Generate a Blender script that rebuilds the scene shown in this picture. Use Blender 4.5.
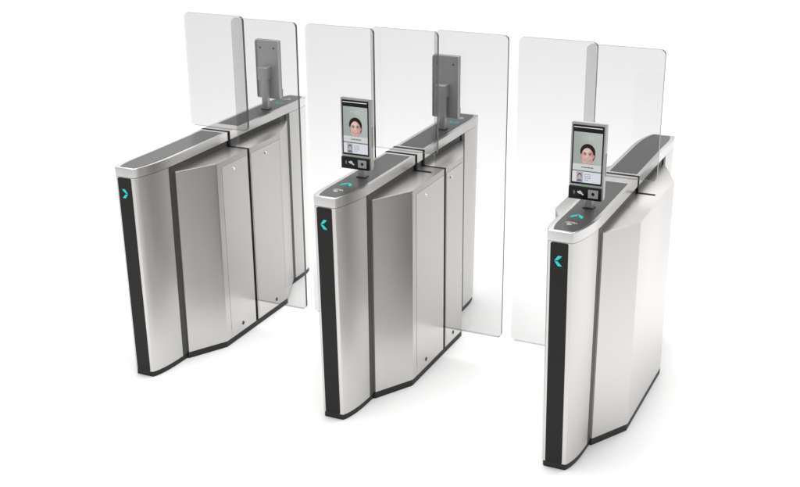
import bpy, bmesh, math, random
from mathutils import Vector, Matrix

random.seed(4)
for o in list(bpy.data.objects):
    bpy.data.objects.remove(o)
sc = bpy.context.scene
COL = sc.collection

# ------------------------------------------------------------------ camera
cam_d = bpy.data.cameras.new('camera')
cam = bpy.data.objects.new('camera', cam_d)
COL.objects.link(cam)
cam.matrix_world = (Matrix.Translation((2.1971, -3.9923, 2.5138))
                    @ Matrix.Rotation(0.4399, 4, 'Z')
                    @ Matrix.Rotation(math.pi / 2 - 0.3599, 4, 'X')
                    @ Matrix.Rotation(-0.0079, 4, 'Z'))
cam_d.sensor_width = 36
cam_d.lens = 1194.65 / 800 * 36
cam_d.clip_end = 300
sc.camera = cam

# ------------------------------------------------------------------ light
w = bpy.data.worlds.new('World')
sc.world = w
w.use_nodes = True
nt = w.node_tree
bg = nt.nodes['Background']
bg.inputs['Color'].default_value = (1.0, 0.995, 0.99, 1)
bg.inputs['Strength'].default_value = 0.66


def area(name, loc, target, sx, sy, power, col=(1, 1, 1)):
    d = bpy.data.lights.new(name, 'AREA')
    d.shape = 'RECTANGLE'
    d.size, d.size_y = sx, sy
    d.energy = power
    d.color = col
    o = bpy.data.objects.new(name, d)
    COL.objects.link(o)
    o.location = loc
    v = Vector(target) - Vector(loc)
    o.rotation_euler = v.to_track_quat('-Z', 'Y').to_euler()
    return o


area('added_floor_fill', (-2.5, 9.0, 8.0), (-2.5, 8.0, 0), 22, 18, 1300)  # unseen area lamp, added to bring the floor up to white
area('added_lane_fill', (0.0, 0.75, 4.4), (0.1, 0.7, 0), 5.0, 3.4, 195)  # unseen area lamp, added to lift the shade in the lanes

sc.view_settings.view_transform = 'Standard'
sc.view_settings.look = 'None'
sc.view_settings.exposure = 0.0
sc.view_settings.gamma = 1.0


# ------------------------------------------------------------------ materials
def principled(name, col, metallic=0.0, rough=0.5, **kw):
    m = bpy.data.materials.new(name)
    m.use_nodes = True
    b = m.node_tree.nodes['Principled BSDF']
    b.inputs['Base Color'].default_value = (*col, 1)
    b.inputs['Metallic'].default_value = metallic
    b.inputs['Roughness'].default_value = rough
    for k, v in kw.items():
        b.inputs[k.replace('_', ' ')].default_value = v
    return m


def grain(m, scale, r0, r1, bump=0.0, colvar=None, detail=4.0):
    """stretched noise driving roughness (brushed / mottled finish)"""
    t = m.node_tree
    b = t.nodes['Principled BSDF']
    tc = t.nodes.new('ShaderNodeTexCoord')
    mp = t.nodes.new('ShaderNodeMapping')
    mp.inputs['Scale'].default_value = scale
    nz = t.nodes.new('ShaderNodeTexNoise')
    nz.inputs['Scale'].default_value = 1.0
    nz.inputs['Detail'].default_value = detail
    t.links.new(tc.outputs['Object'], mp.inputs['Vector'])
    t.links.new(mp.outputs['Vector'], nz.inputs['Vector'])
    mr = t.nodes.new('ShaderNodeMapRange')
    mr.inputs['From Min'].default_value = 0.3
    mr.inputs['From Max'].default_value = 0.7
    mr.inputs['To Min'].default_value = r0
    mr.inputs['To Max'].default_value = r1
    t.links.new(nz.outputs['Fac'], mr.inputs['Value'])
    t.links.new(mr.outputs['Result'], b.inputs['Roughness'])
    if bump:
        bp = t.nodes.new('ShaderNodeBump')
        bp.inputs['Strength'].default_value = bump
        bp.inputs['Distance'].default_value = 0.001
        t.links.new(nz.outputs['Fac'], bp.inputs['Height'])
        t.links.new(bp.outputs['Normal'], b.inputs['Normal'])
    if colvar:
        mx = t.nodes.new('ShaderNodeMix')
        mx.data_type = 'RGBA'
        mx.inputs['A'].default_value = (*colvar[0], 1)
        mx.inputs['B'].default_value = (*colvar[1], 1)
        t.links.new(nz.outputs['Fac'], mx.inputs['Factor'])
        t.links.new(mx.outputs['Result'], b.inputs['Base Color'])
    return m


STEEL = grain(principled('brushed_steel', (0.56, 0.545, 0.53), 1.0, 0.34),
              (420, 420, 1.2), 0.325, 0.355, 0.0, ((0.590, 0.577, 0.564), (0.618, 0.605, 0.592)), 0.0)
CAPST = grain(principled('satin_steel_rim', (0.62, 0.61, 0.60), 1.0, 0.28),
              (260, 260, 260), 0.275, 0.295, 0.0)
FRAME = grain(principled('dark_grey_coated_metal', (0.04, 0.039, 0.038), 0.2, 0.45),
              (300, 300, 300), 0.4, 0.5)
BLACK = grain(principled('black_acrylic', (0.018, 0.0175, 0.017), 0.0, 0.25, Specular_IOR_Level=0.15), (4, 4, 4), 0.24, 0.28)
SEAM = principled('black_rubber_seam', (0.006, 0.006, 0.006), 0.0, 0.6, Specular_IOR_Level=0.1)
INLAY = grain(principled('grey_tinted_glass_top', (0.052, 0.052, 0.051), 0.0, 0.3, Specular_IOR_Level=0.35), (4, 4, 4), 0.29, 0.33)
PLINTH = grain(principled('charcoal_plinth', (0.026, 0.0255, 0.025), 0.0, 0.5, Specular_IOR_Level=0.25), (80, 80, 80), 0.45, 0.6)
GREY = grain(principled('grey_painted_metal', (0.42, 0.42, 0.425), 0.5, 0.38), (250, 250, 250), 0.34, 0.42)
SILVER = grain(principled('silver_casing', (0.35, 0.35, 0.35), 0.9, 0.3), (5, 5, 5), 0.26, 0.34)
GLOSSB = principled('gloss_black_screen_glass', (0.004, 0.004, 0.0045), 0.0, 0.15, Specular_IOR_Level=0.2)
HOLE = principled('screw_hole', (0.02, 0.02, 0.02), 0.2, 0.5)
CHROME = principled('chrome_lock', (0.822, 0.822, 0.822), 1.0, 0.12)
ICON = principled('white_printed_icon', (0.65, 0.65, 0.65), 0.0, 0.5)


def emit(name, col, s=1.0):
    m = bpy.data.materials.new(name)
    m.use_nodes = True
    t = m.node_tree
    t.nodes.clear()
    e = t.nodes.new('ShaderNodeEmission')
    e.inputs['Color'].default_value = (*col, 1)
    e.inputs['Strength'].default_value = s
    out = t.nodes.new('ShaderNodeOutputMaterial')
    t.links.new(e.outputs[0], out.inputs['Surface'])
    return m


TEAL = emit('teal_led', (0.05, 0.66, 0.64))
GREEN = emit('green_led', (0.07, 0.62, 0.45))


def srgb(r, g, b):
    f = lambda c: ((c / 255 + 0.055) / 1.055) ** 2.4 if c > 10 else c / 255 / 12.92
    return (f(r), f(g), f(b))


def glassmat(name, tint, rough=0.02):
    m = bpy.data.materials.new(name)
    m.use_nodes = True
    t = m.node_tree
    t.nodes.clear()
    tr = t.nodes.new('ShaderNodeBsdfTransparent')
    tr.inputs['Color'].default_value = (*tint, 1)
    gl = t.nodes.new('ShaderNodeBsdfGlossy')
    gl.inputs['Roughness'].default_value = rough
    fr = t.nodes.new('ShaderNodeFresnel')
    # a slab reflects the same on entry and on exit: undo the node's inside/outside switch
    ge = t.nodes.new('ShaderNodeNewGeometry')
    mr = t.nodes.new('ShaderNodeMapRange')
    mr.inputs['To Min'].default_value = 1.45
    mr.inputs['To Max'].default_value = 1 / 1.45
    t.links.new(ge.outputs['Backfacing'], mr.inputs['Value'])
    t.links.new(mr.outputs['Result'], fr.inputs['IOR'])
    mx = t.nodes.new('ShaderNodeMixShader')
    out = t.nodes.new('ShaderNodeOutputMaterial')
    t.links.new(fr.outputs[0], mx.inputs[0])
    t.links.new(tr.outputs[0], mx.inputs[1])
    t.links.new(gl.outputs[0], mx.inputs[2])
    t.links.new(mx.outputs[0], out.inputs['Surface'])
    return m


GLASS = glassmat('clear_acrylic', (0.822, 0.822, 0.822))
GEDGE = principled('acrylic_edge_painted_dark', (0.03, 0.032, 0.032), 0.0, 0.15)  # same acrylic; refraction darkness painted into the right-hand edges
GTOP = glassmat('acrylic_edge_painted_mid', (0.55, 0.555, 0.555), 0.2)  # same acrylic; refraction grey painted into top and bottom edges
GLITE = glassmat('acrylic_edge_painted_light', (0.86, 0.865, 0.865), 0.1)  # same acrylic; refraction brightness painted into the left-hand edges



# ------------------------------------------------------------------ mesh helpers
def link(name, bm, mats, parent=None, smooth=False):
    bmesh.ops.recalc_face_normals(bm, faces=bm.faces)
    me = bpy.data.meshes.new(name)
    bm.to_mesh(me)
    bm.free()
    for m in (mats if isinstance(mats, (list, tuple)) else [mats]):
        me.materials.append(m)
    if smooth:
        me.polygons.foreach_set('use_smooth', [True] * len(me.polygons))
        me.set_sharp_from_angle(angle=math.radians(smooth))
    o = bpy.data.objects.new(name, me)
    COL.objects.link(o)
    if parent:
        o.parent = parent
    return o


def prism(bm, pts, z0, z1, bev=0.0, seg=2, shear=None):
    """vertical prism over plan polygon pts"""
    lo = [bm.verts.new((x, y, z0)) for x, y in pts]
    hi = [bm.verts.new((x, y, z1)) for x, y in pts]
    n = len(pts)
    fs = [bm.faces.new(lo[::-1]), bm.faces.new(hi)]
    for i in range(n):
        fs.append(bm.faces.new((lo[i], lo[(i + 1) % n], hi[(i + 1) % n], hi[i])))
    if bev:
        es = [e for e in fs[1].edges]
        bmesh.ops.bevel(bm, geom=es, offset=bev, segments=seg, affect='EDGES', profile=0.6)
    return lo + hi


def box(bm, x0, x1, y0, y1, z0, z1, bev=0.0, seg=2):
    vs = [bm.verts.new(p) for p in ((x0, y0, z0), (x1, y0, z0), (x1, y1, z0), (x0, y1, z0),
                                    (x0, y0, z1), (x1, y0, z1), (x1, y1, z1), (x0, y1, z1))]
    fs = [bm.faces.new([vs[i] for i in f]) for f in
          ((3, 2, 1, 0), (4, 5, 6, 7), (0, 1, 5, 4), (1, 2, 6, 5), (2, 3, 7, 6), (3, 0, 4, 7))]
    if bev:
        es = list({e for f in fs for e in f.edges})
        bmesh.ops.bevel(bm, geom=es, offset=bev, segments=seg, affect='EDGES', profile=0.6)


def slab_xz(bm, pts, y0, y1, mat_side=None, bev=0):
    """polygon in the XZ plane extruded along Y; faces with side index"""
    a = [bm.verts.new((x, y0, z)) for x, z in pts]
    b = [bm.verts.new((x, y1, z)) for x, z in pts]
    n = len(pts)
    bm.faces.new(a)
    bm.faces.new(b[::-1])
    for i in range(n):
        f = bm.faces.new((a[i], b[i], b[(i + 1) % n], a[(i + 1) % n]))
        if mat_side is not None:
            f.material_index = mat_side


def rrect(x0, x1, z0, z1, r, n=6):
    out = []
    for cx, cz, a0 in ((x1 - r, z0 + r, -90), (x1 - r, z1 - r, 0), (x0 + r, z1 - r, 90), (x0 + r, z0 + r, 180)):
        for i in range(n + 1):
            a = math.radians(a0 + 90 * i / n)
            out.append((cx + r * math.cos(a), cz + r * math.sin(a)))
    return out


def disc(bm, c, axis, r, depth, n=20, ry=None):
    m = {'X': Matrix.Rotation(math.pi / 2, 4, 'Y'), 'Y': Matrix.Rotation(math.pi / 2, 4, 'X'), 'Z': Matrix.Identity(4)}[axis]
    res = bmesh.ops.create_cone(bm, cap_ends=True, segments=n, radius1=r, radius2=r * 0.9, depth=depth)
    bmesh.ops.transform(bm, matrix=Matrix.Translation(c) @ m, verts=res['verts'])


def thing(name, label, cat, loc, rz=0.0, group=None):
    o = bpy.data.objects.new(name, None)
    o.empty_display_size = 0.1
    COL.objects.link(o)
    o.location = loc
    o.rotation_euler = (0, 0, rz)
    o['label'] = label
    o['category'] = cat
    if group:
        o['group'] = group
    return o


# ------------------------------------------------------------------ setting
bm = bmesh.new()
box(bm, -60, 60, -60, 60, -0.05, 0.0)
floor = link('floor', bm, grain(principled('white_studio_floor', (0.91, 0.91, 0.91), 0.0, 0.7), (3, 3, 3), 0.65, 0.75))
floor['kind'] = 'structure'
floor['label'] = 'plain seamless white studio floor under the gates'

# ------------------------------------------------------------------ the gate cabinets
L = 1.471
YA, YB = 0.694, 0.777
YM = L / 2
S = 0.9895
SEAMW = 0.0085
WZ = 0.928            # top of the side housings
RIGHT = [(0.030, 0.0), (0.0375, 0.003), (0.0455, 0.018), (0.053, 0.040), (0.060, 0.068), (0.0655, 0.10),
         (0.070, 0.14), (0.0728, 0.18), (0.0745, 0.225), (0.075, 0.28)]
LEFT = [(-0.075, 0.28), (-0.0763, 0.20), (-0.0775, 0.14), (-0.0775, 0.10), (-0.0755, 0.065), (-0.071, 0.035),
        (-0.0655, 0.014), (-0.060, 0.003), (-0.054, 0.0)]


def rot(pts):
    return [(-x, L - y) for x, y in pts]


def full_outline(off=0.0):
    pts = RIGHT + rot(LEFT) + rot(RIGHT) + LEFT
    if off:
        n = len(pts)
        out = []
        for i in range(n):
            p, a, b = Vector(pts[i]), Vector(pts[i - 1]), Vector(pts[(i + 1) % n])
            t = (b - a).normalized()
            nrm = Vector((-t.y, t.x))
            out.append(tuple(p + nrm * off))
        return out
    return pts


def clip(pts, y0, y1):
    """clip polygon to y0<=y<=y1"""
    def cut(ps, val, keep_gt):
        out = []
        for i in range(len(ps)):
            a, b = ps[i - 1], ps[i]
            ia = (a[1] >= val) if keep_gt else (a[1] <= val)
            ib = (b[1] >= val) if keep_gt else (b[1] <= val)
            if ia != ib:
                t = (val - a[1]) / (b[1] - a[1])
                out.append((a[0] + t * (b[0] - a[0]), val))
            if ib:
                out.append(b)
        return out
    return cut(cut(pts, y0, True), y1, False)


def lean(verts):
    """the nose of the cabinet rakes very slightly sideways towards its foot"""
    for v in verts:
        d = min(v.co.y, L - v.co.y)
        if d < 0.2:
            k = (1 - max(d, 0) / 0.2) * 0.007 * (1 - 2 * v.co.z)
            v.co.x += k if v.co.y < YM else -k


def halfturn(bm, verts):
    for v in verts:
        v.co.x, v.co.y = -v.co.x, L - v.co.y


def chevron_pts(sign):
    """two slanted blades pointing towards -X when sign = 1"""
    up = [(-0.0155, 0.0012), (-0.002, 0.0205), (0.0135, 0.0205), (0.0075, 0.0125), (-0.0035, 0.0025)]
    dn = [(x, -z) for x, z in up][::-1]
    return [[(x * sign, z) for x, z in p][::1 if sign > 0 else -1] for p in (up, dn)]


def make_wing(root, side, split, door):
    """side = +1 right / -1 left; split = y of the gate slot, or None"""
    def P(pts):
        q = pts if side > 0 else [(-x, L - y) for x, y in pts]
        return q
    k0, k1, g0, g1 = 0.414, 1.002, 0.238, 1.232
    if side < 0:
        k0, k1 = 0.436, 1.026
        sp = None if split is None else L - split
    else:
        sp = split
    X = 0.181
    kb = 0.006
    front = [(0.081, g0), (X - kb * .8, k0 - kb), (X, k0 + kb)]
    back = [(X, k1 - kb), (X - kb * .8, k1 + kb), (0.083, g1)]
    pieces = []
    if sp is None:
        pieces.append(front + back + [(0.05, g1), (0.05, g0)])
    else:
        h = 0.0105
        pieces.append(front + [(X, sp - h), (0.05, sp - h), (0.05, g0)])
        pieces.append([(X, sp + h)] + back + [(0.05, g1), (0.05, sp + h)])
    for p in pieces:
        bm = bmesh.new()
        prism(bm, P(p), 0.031, WZ, bev=0.0010)
        link('side_housing', bm, STEEL, root, smooth=20)
    if sp is not None:                       # dark lining deep inside the slot
        bm = bmesh.new()
        a = P([(0.052, sp - 0.0105), (0.168, sp - 0.0105), (0.168, sp + 0.0105), (0.052, sp + 0.0105)])
        prism(bm, a, 0.029, WZ - 0.006)
        link('slot_lining', bm, SEAM, root)
    if door:
        spans = [(k0 + 0.045, sp - 0.016, 0.075, 0.889), (sp + 0.016, k1 - 0.018, 0.075, 0.889)]
        for i, (y0, y1, z0, z1) in enumerate(spans):
            bm = bmesh.new()
            t = 0.0011
            y2 = L - y1 if side < 0 else y0
            y3 = L - y0 if side < 0 else y1
            xs = sorted((side * (X - 0.002), side * (X + 0.0004)))
            box(bm, xs[0], xs[1], y2, y3, z0, z1 + 0.012)
            sm = link('door_seam', bm, SEAMG, root)
            bm = bmesh.new()
            xs = sorted((side * (X - 0.002), side * (X + 0.0010)))
            box(bm, xs[0], xs[1], y2 + t, y3 - t, z0 - 0.044, z1 + 0.012 - t, 0.0004, 1)
            d = link('maintenance_door', bm, STEEL, root)
            bm = bmesh.new()
            yl = 0.556 if i == 0 else 0.846
            disc(bm, (side * (X + 0.003), yl, 0.868), 'X', 0.0075, 0.006)
            link('lock', bm, CHROME, d, smooth=40)
            bm = bmesh.new()
            ys = 0.563 if i == 0 else 0.886
            disc(bm, (side * (X + 0.0014), ys, 0.069), 'X', 0.0105, 0.002)
            link('screw_cap', bm, HOLE, d, smooth=40)


SEAMG = principled('door_gap_shadow', (0.16, 0.16, 0.16), 0.6, 0.5)


def make_glass(name, root, x0, x1, z0, z1, y, t=0.016, r=0.022):
    bm = bmesh.new()
    pts = rrect(x0, x1, z0, z1, r)
    slab_xz(bm, pts, y - t / 2, y + t / 2, 1)
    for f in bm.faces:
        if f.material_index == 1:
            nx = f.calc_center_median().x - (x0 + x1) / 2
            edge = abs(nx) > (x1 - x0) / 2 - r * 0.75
            f.material_index = (1 if nx > 0 else 3) if edge else 2  # edge tone chosen by side, imitating refraction inside the slab
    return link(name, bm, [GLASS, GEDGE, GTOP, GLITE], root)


def cabinet(x, label, seams, leaf_right, leaf_left, door_right, nose_chevron, icons_front, icons_rear):
    root = thing('gate_cabinet', label, 'turnstile', (x, 0, 0), 0, 'speed gate cabinets standing side by side')
    # plinth
    bm = bmesh.new()
    v = prism(bm, full_outline(0.005), 0.0, 0.027)
    lean(v)
    for s in (1, -1):
        q = [(0.05, 0.236), (0.080, 0.236), (0.179, 0.415), (0.179, 1.002), (0.120, 1.045), (0.070, 1.20), (0.05, 1.233)]
        q = q if s > 0 else rot(q)
        prism(bm, q, 0.0005, 0.030)
    link('plinth', bm, PLINTH, root)
    # inner dark frame seen in the grooves and under the rim
    bm = bmesh.new()
    box(bm, -0.070, 0.070, 0.196, L - 0.196, 0.027, 0.9585)
    for s in (1, -1):
        for (a, b) in ((0.2005, 0.2375), (1.2335, 1.2705)):
            xs = (0.06, 0.0735) if a < 0.5 else (0.06, 0.0755)
            y0, y1 = (a, b) if s > 0 else (L - b, L - a)
            x0, x1 = sorted((s * xs[0], s * xs[1]))
            box(bm, x0, x1, y0, y1, 0.027, 0.9580)
    link('inner_frame', bm, FRAME, root)
    # end columns
    for rear in (False, True):
        bm = bmesh.new()
        prism(bm, clip(full_outline(0.0012), -1, 0.2), 0.0272, 0.9575, bev=0.0)
        lean(bm.verts)
        if rear:
            halfturn(bm, bm.verts)
        link('end_column', bm, STEEL, root, smooth=40)
        bm = bmesh.new()
        slab_xz(bm, rrect(-0.0470, 0.0215, 0.0268, 0.955, 0.006), -0.0022, 0.004)
        lean(bm.verts)
        if rear:
            halfturn(bm, bm.verts)
        st = link('light_strip', bm, BLACK, root)
        bm = bmesh.new()
        sgn = nose_chevron if not rear else -1
        for pts in chevron_pts(sgn):
            slab_xz(bm, [(px - 0.0145, pz + 0.884) for px, pz in pts], -0.0029, -0.0023)
        lean(bm.verts)
        if rear:
            halfturn(bm, bm.verts)
        link('arrow_light', bm, TEAL, st)
    # rim (top frame)
    bm = bmesh.new()
    prism(bm, full_outline(), 0.9595, 1.0, bev=0.0035, seg=3)
    lean(bm.verts)
    link('top_rim', bm, CAPST, root, smooth=35)
    # tinted tops
    for rear in (False, True):
        bm = bmesh.new()
        p = clip(full_outline(0.0165), 0.017, 0.662)
        q = []
        for (a, b) in p:
            q.append((a, b))
        prism(bm, q, 0.995, 1.0009)
        if rear:
            halfturn(bm, bm.verts)
        tp = link('top_panel', bm, INLAY, root)
        if (icons_rear if rear else icons_front):
            flip = halfturn if rear else (lambda *a: None)
            bm = bmesh.new()
            for pts in chevron_pts(1):
                # pointing away from the walker (towards the gate)
                lay = [(pz * 1.15 - 0.010, -px * 1.5 + 0.185) for px, pz in pts]
                prism(bm, lay, 1.0010, 1.0014)
            flip(bm, bm.verts)
            link('arrow_light', bm, GREEN if (rear and label.startswith('left')) else TEAL, tp)
            bm = bmesh.new()
            for R, a0, a1 in ((0.028, 35, 145), (0.020, 40, 140)):
                for k in range(12):
                    b0 = math.radians(a0 + (a1 - a0) * k / 12)
                    b1 = math.radians(a0 + (a1 - a0) * (k + 0.75) / 12)
                    pts = [(R * math.cos(b0), R * math.sin(b0)), ((R + .0028) * math.cos(b0), (R + .0028) * math.sin(b0)),
                           ((R + .0028) * math.cos(b1), (R + .0028) * math.sin(b1)), (R * math.cos(b1), R * math.sin(b1))]
                    prism(bm, [(px - 0.009, py + 0.085) for px, py in pts], 1.0010, 1.0013)
            for (ax, ay, bx, by) in ((-.011, .088, .006, .092), (-.011, .082, .007, .0835), (-.013, .0855, -.005, .101)):
                d = Vector((bx - ax, by - ay)).normalized()
                nn = Vector((-d.y, d.x)) * 0.0014
                prism(bm, [(ax + nn.x - .008, ay + nn.y), (ax - nn.x - .008, ay - nn.y), (bx - nn.x - .008, by - nn.y), (bx + nn.x - .008, by + nn.y)], 1.0010, 1.0013)
            flip(bm, bm.verts)
            link('card_reader_icon', bm, ICON, tp)
    # seams over the rim and their stubs on the housings
    for y in seams:
        bm = bmesh.new()
        box(bm, -0.0762, 0.0762, y - SEAMW, y + SEAMW, 0.9500, 1.0011)
        for s in (1, -1):
            x0, x1 = sorted((s * 0.070, s * 0.0763))
            box(bm, x0, x1, y - SEAMW - .001, y + SEAMW + .001, WZ - 0.004, 0.9990)
            full = (s > 0 and leaf_right == y) or (s < 0 and leaf_left == y)
            if not full:
                x0, x1 = sorted((s * 0.0763, s * 0.150))
                box(bm, x0, x1, y - SEAMW, y + SEAMW, WZ - 0.004, WZ + 0.0012)
        link('rim_seam', bm, SEAM, root)
    make_wing(root, 1, leaf_right, door_right)
    make_wing(root, -1, leaf_left, False)
    # glass
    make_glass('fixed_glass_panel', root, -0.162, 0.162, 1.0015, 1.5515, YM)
    if leaf_right:
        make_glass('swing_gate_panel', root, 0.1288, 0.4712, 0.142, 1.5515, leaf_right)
    if leaf_left:
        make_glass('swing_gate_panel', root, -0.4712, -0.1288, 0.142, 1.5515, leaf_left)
    return root


cabinet(-S, 'left stainless gate cabinet, its nose arrow pointing right, terminal only at its far end',
        (YA,), YA, None, True, -1, False, True)
cabinet(0.0, 'middle stainless gate cabinet with two black seams on top and glass gates both sides',
        (YA, YB), YB, YA, True, 1, True, True)
cabinet(S, 'right stainless gate cabinet with a plain unbroken outer side, terminal only at its near end',
        (YB,), None, YB, False, 1, True, False)


# ------------------------------------------------------------------ face terminals
def ell(cx, cz, rx, rz, n=28, a0=0, a1=360):
    return [(cx + rx * math.cos(math.radians(a0 + (a1 - a0) * i / (n if a1 - a0 < 360 else n))),
             cz + rz * math.sin(math.radians(a0 + (a1 - a0) * i / (n if a1 - a0 < 360 else n))))
            for i in range(n if a1 - a0 >= 360 else n + 1)]


def screen_mat(c):
    key = 'screen_%d_%d_%d' % c
    return bpy.data.materials.get(key) or emit(key, srgb(*c), 1.0)


def sstep(e0, e1, v):
    t = max(0.0, min(1.0, (v - e0) / (e1 - e0)))
    return t * t * (3 - 2 * t)


def portrait_colour(u, v):
    """u, v in millimetres from the middle of the face; a soft-focus smiling portrait"""
    def mix(a, b, k):
        return tuple(p + (q - p) * k for p, q in zip(a, b))

    def inside(cx, cy, rx, ry, soft=0.12):
        d = math.hypot((u - cx) / rx, (v - cy) / ry)
        return 1 - sstep(1 - soft, 1 + soft, d)
    c = mix((158, 167, 161), (178, 184, 180), sstep(-40, 45, u + v * 0.3))
    # shoulders and neck
    c = mix(c, (206, 209, 208), inside(0, -62, 44, 26, .06))
    c = mix(c, (176, 140, 130), inside(0.5, -30, 10.5, 22, .1))
    # hair, pulled back with a side parting
    hair = (46, 37, 35)
    c = mix(c, hair, inside(0.5, 9, 25.5, 28.5, .06))
    c = mix(c, hair, inside(1.5, -3, 24.5, 24, .09))
    c = mix(c, (84, 68, 62), inside(-6, 26, 10, 6, .9) * .55)
    # ears
    for s in (-1, 1):
        c = mix(c, (196, 152, 142), inside(s * 21.3, -5, 3.0, 6.5, .25) * .9)
    # face with a softly shaded side
    face = inside(0, -5.5, 20.6, 29.5, .05)
    f = mix((214, 181, 171), (190, 149, 138), sstep(2, 20, u))
    f = mix(f, (186, 146, 136), sstep(-13, -20, u) * .7)
    f = mix(f, (228, 200, 192), inside(-5, 12, 11, 8, .9) * .8)
    f = mix(f, (182, 142, 132), sstep(-27, -35, v) * .8)
    for s in (-1, 1):
        f = mix(f, (220, 164, 156), inside(s * 11.5, -13, 7, 5.5, .9) * .65)
        f = mix(f, (168, 126, 116), inside(s * 8.8, 1.8, 6.2, 4.4, .8) * .62)
        f = mix(f, (78, 58, 52), inside(s * 9.3, 6.9 - abs(u - s * 9.3) * .16, 6.0, 1.25, .45) * .8)
        f = mix(f, (222, 212, 208), inside(s * 8.8, .9, 3.9, 1.55, .3) * .75)
        f = mix(f, (44, 32, 30), inside(s * 8.6, 1.0, 2.0, 1.9, .3))
        f = mix(f, (52, 36, 34), inside(s * 8.8, 2.6 - abs(u - s * 8.8) * .14, 4.6, .75, .5) * .85)
        f = mix(f, (156, 112, 102), inside(s * 2.4, -11.6, 1.7, 1.1, .7) * .8)
        f = mix(f, (172, 124, 116), inside(s * 11.6, -18.5, 1.2, 4.4, .8) * .55)
    f = mix(f, (232, 206, 198), inside(-.6, -4, 1.9, 8.5, .9) * .8)
    f = mix(f, (184, 142, 132), inside(3.2, -5, 1.6, 7.5, .9) * .5)
    f = mix(f, (190, 146, 136), inside(0, -12.6, 4.2, 1.4, .7) * .5)
    # smile: curved lips and teeth
    vv = v - (u * u) * 0.026
    d = lambda cy, rx, ry, soft: (1 - sstep(1 - soft, 1 + soft, math.hypot(u / rx, (vv - cy) / ry)))
    f = mix(f, (172, 104, 102), d(-21.6, 9.8, 3.4, .35) * .9)
    f = mix(f, (226, 214, 210), d(-21.1, 7.6, 1.5, .45) * .9)
    f = mix(f, (176, 134, 124), inside(0, -28.6, 5.5, 1.0, .8) * .5)
    c = mix(c, f, face)
    # fringe sweeping from the parting
    k = sstep(-1.4, 1.4, (v - 12.5) - (12.5 - (u + 3) ** 2 * 0.034))
    c = mix(c, hair, k * inside(0.5, 9, 25.5, 28.5, .06))
    return c


def picture(parent, x0, x1, z0, z1, y):
    me = bpy.data.meshes.get('portrait_picture')
    if me is None:
        me = bpy.data.meshes.new('portrait_picture')
        nx, nz = 112, 127
        vs, fs, cols = [], [], []
        for j in range(nz + 1):
            for i in range(nx + 1):
                px, pz = x0 + (x1 - x0) * i / nx, z0 + (z1 - z0) * j / nz
                vs.append((px, y, pz))
                c = portrait_colour((px + 0.0005) * 1000 / 1.14, (pz - z0) * 1000 / 1.12 - 35.5)
                cols += [*srgb(*c), 1.0]
        for j in range(nz):
            for i in range(nx):
                a = j * (nx + 1) + i
                fs.append((a, a + 1, a + nx + 2, a + nx + 1))
        me.from_pydata(vs, [], fs)
        ca = me.color_attributes.new('picture', 'FLOAT_COLOR', 'POINT')
        ca.data.foreach_set('color', cols)
        m = bpy.data.materials.new('screen_portrait')
        m.use_nodes = True
        t = m.node_tree
        t.nodes.clear()
        at = t.nodes.new('ShaderNodeVertexColor')
        at.layer_name = 'picture'
        e = t.nodes.new('ShaderNodeEmission')
        out = t.nodes.new('ShaderNodeOutputMaterial')
        t.links.new(at.outputs['Color'], e.inputs['Color'])
        t.links.new(e.outputs[0], out.inputs['Surface'])
        me.materials.append(m)
    o = bpy.data.objects.new('portrait_image', me)
    COL.objects.link(o)
    o.parent = parent


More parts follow.
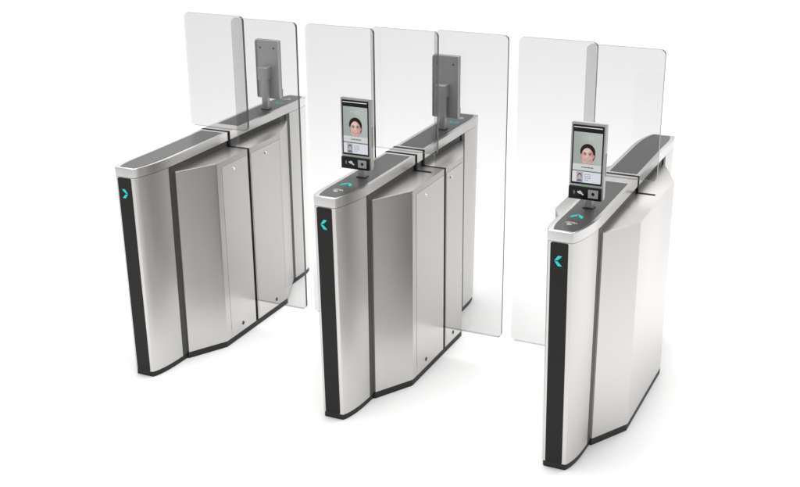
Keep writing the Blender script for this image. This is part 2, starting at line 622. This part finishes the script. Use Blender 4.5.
def terminal(label, loc, rz):
    root = thing('face_terminal', label, 'face scanner', loc, rz, 'face recognition terminals on top of the cabinets')
    W, H, Z0 = 0.0675, 0.302, 0.048
    F = -0.055                              # front face y, pole at y = 0
    bm = bmesh.new()
    slab_xz(bm, rrect(-W, W, Z0, Z0 + H, 0.004, 4), F, F + 0.007)
    body = link('casing', bm, SILVER, root, smooth=40)
    # black module at the foot
    bm = bmesh.new()
    slab_xz(bm, rrect(-W + .0005, W - 0.006, Z0 + 0.001, Z0 + 0.050, 0.002, 3), F - 0.006, F + 0.001)
    mod = link('card_reader', bm, GLOSSB, root)
    bm = bmesh.new()
    slab_xz(bm, rrect(0.0105, 0.050, Z0 + 0.010, Z0 + 0.043, 0.001, 2), F - 0.0066, F - 0.006)
    win = link('scan_window', bm, principled('grey_window', (0.3, 0.3, 0.3), 0, 0.3) if not bpy.data.materials.get('grey_window') else bpy.data.materials['grey_window'], mod)
    bm = bmesh.new()
    disc(bm, (0.030, F - 0.0070, Z0 + 0.0265), 'Y', 0.0065, 0.001)
    link('camera_lens', bm, GLOSSB, mod)
    # card-in-hand icon
    bm = bmesh.new()
    slab_xz(bm, [(-.034, Z0 + .031), (-.020, Z0 + .036), (-.012, Z0 + .027), (-.015, Z0 + .022), (-.028, Z0 + .024)], F - 0.0064, F - 0.006)
    slab_xz(bm, [(-.012, Z0 + .026), (-.006, Z0 + .021), (-.009, Z0 + .017), (-.016, Z0 + .021)], F - 0.0064, F - 0.006)
    for r in (.009, .013):
        for k in range(4):
            a, b = math.radians(150 + k * 18), math.radians(150 + k * 18 + 15)
            slab_xz(bm, [(-.034 + r * math.cos(a), Z0 + .028 + r * math.sin(a)), (-.034 + (r + .001) * math.cos(a), Z0 + .028 + (r + .001) * math.sin(a)),
                         (-.034 + (r + .001) * math.cos(b), Z0 + .028 + (r + .001) * math.sin(b)), (-.034 + r * math.cos(b), Z0 + .028 + r * math.sin(b))], F - 0.0062, F - 0.006)
    link('card_icon', bm, ICON, mod)
    # status light
    bm = bmesh.new()
    slab_xz(bm, rrect(-0.020, 0.012, Z0 + 0.0525, Z0 + 0.0555, 0.001, 2), F - 0.0005, F + 0.001)
    link('status_light', bm, bpy.data.materials.get('status_green') or principled('status_green', (0.22, 0.5, 0.2), 0, 0.4), root)
    # display
    bm = bmesh.new()
    slab_xz(bm, rrect(-0.0615, 0.0605, Z0 + 0.060, Z0 + 0.293, 0.002, 3), F - 0.0012, F + 0.001)
    scr = link('display', bm, GLOSSB, root)
    y = [F - 0.0014]
    mats, bm = [], bmesh.new()

    def shape(pts, col):
        m = screen_mat(col)
        if m not in mats:
            mats.append(m)
        f = bm.faces.new([bm.verts.new((px, y[0], pz)) for px, pz in pts])
        f.material_index = mats.index(m)
        y[0] -= 0.00006
    zz = lambda v: Z0 + v
    sx0, sx1 = -0.0565, 0.0555
    picture(scr, sx0, sx1, zz(.139), zz(.266), y[0])
    y[0] -= 0.0003
    # name band and card area
    shape([(sx0, zz(.116)), (sx1, zz(.116)), (sx1, zz(.141)), (sx0, zz(.141))], (205, 208, 206))
    shape([(sx0, zz(.068)), (sx1, zz(.068)), (sx1, zz(.111)), (sx0, zz(.111))], (214, 217, 226))
    shape([(sx0, zz(.111)), (sx1, zz(.111)), (sx1, zz(.116)), (sx0, zz(.116))], (120, 128, 130))
    xx = -0.022
    for wd in (.005, .003, .007, .004, .008, .005, .006):
        shape([(xx, zz(.1265)), (xx + wd, zz(.1265)), (xx + wd, zz(.1305)), (xx, zz(.1305))], (70, 74, 76))
        xx += wd + .0014
    # small second portrait
    shape([(-.040, zz(.070)), (-.014, zz(.070)), (-.014, zz(.109)), (-.040, zz(.109))], (168, 172, 176))
    shape([(-.039, zz(.070)), (-.015, zz(.070)), (-.020, zz(.080)), (-.034, zz(.080))], (112, 116, 132))
    shape(ell(-.027, zz(.093), .0078, .0115, 18), (72, 62, 62))
    shape(ell(-.027, zz(.090), .0060, .0095, 18), (196, 172, 166))
    for r, ws in enumerate(((.008, .014), (.006, .009, .006), (.010, .012), (.007, .006))):
        xx = -.008
        for wd in ws:
            c = (122, 128, 168) if (r + int(wd * 1000)) % 2 else (150, 152, 170)
            shape([(xx, zz(.0995 - r * .0075)), (xx + wd, zz(.0995 - r * .0075)), (xx + wd, zz(.1025 - r * .0075)), (xx, zz(.1025 - r * .0075))], c)
            xx += wd + .002
    link('screen_image', bm, mats, scr)
    mats, bm = [], bmesh.new()
    # speaker slot at the top, no lamp: its brightness is put in as emission
    shape([(-.057, zz(.283)), (.054, zz(.283)), (.054, zz(.2862)), (-.057, zz(.2862))], (222, 224, 224))
    link('speaker_slot', bm, mats, scr)
    # clock
    cu = bpy.data.curves.new('clock', 'FONT')
    cu.body = '11:05'
    cu.size = 0.021
    cu.align_x = 'CENTER'
    to = bpy.data.objects.new('clock_tmp', cu)
    COL.objects.link(to)
    dg = bpy.context.evaluated_depsgraph_get()
    me = bpy.data.meshes.new_from_object(to.evaluated_get(dg))
    bpy.data.objects.remove(to)
    me.materials.clear()
    me.materials.append(screen_mat((196, 201, 197)))
    ck = bpy.data.objects.new('clock_digits', me)
    COL.objects.link(ck)
    ck.parent = scr
    ck.location = (0.0, F - 0.0021, zz(.238))
    ck.rotation_euler = (math.pi / 2, 0, 0)
    # back cover: shallow tray with raised side flanges and two screw holes
    bm = bmesh.new()
    slab_xz(bm, rrect(-W + .0008, W - .0008, Z0 + .001, Z0 + H - .001, 0.003, 3), F + 0.0072, F + 0.024)
    box(bm, -W + .001, -W + .006, F + .023, F + .031, Z0 + .006, Z0 + H - .006, .001, 1)
    box(bm, W - .006, W - .001, F + .023, F + .031, Z0 + .006, Z0 + H - .006, .001, 1)
    back = link('back_cover', bm, GREY, root, smooth=30)
    for s in (-1, 1):
        bm = bmesh.new()
        disc(bm, (s * .040, F + .0245, Z0 + H - .040), 'Y', .0048, .0012)
        link('screw_hole', bm, HOLE, back)
    # side clip
    bm = bmesh.new()
    box(bm, W - .004, W + .002, F + .017, F + .024, Z0 + .095, Z0 + .185, .001, 1)
    link('side_clip', bm, SILVER, root)
    # bracket and post
    bm = bmesh.new()
    box(bm, -.020, .034, F + .0242, .016, Z0 + .105, Z0 + .168, .004, 3)
    link('bracket', bm, GREY, root, smooth=30)
    bm = bmesh.new()
    prism(bm, rrect(-.017, .017, -.015, .015, .006, 5), 0.0, Z0 + .166, bev=.002)
    link('post', bm, GREY, root, smooth=40)
    bm = bmesh.new()
    prism(bm, rrect(-.023, .023, -.021, .021, .008, 5), 0.0, 0.004, bev=.001)
    link('post_foot', bm, FRAME, root, smooth=40)
    return root


ZT = 1.0011
terminal('screen terminal showing a smiling face, on the near end of the middle cabinet', (0.001, 0.308, ZT), 0)
terminal('screen terminal showing a smiling face, on the near end of the right cabinet', (S - 0.001, 0.308, ZT), 0)
terminal('terminal seen from its grey back on the far end of the left cabinet', (-S + 0.013, 1.148, ZT), math.pi)
terminal('terminal seen from its grey back through glass on the far end of the middle cabinet', (0.010, 1.148, ZT), math.pi)
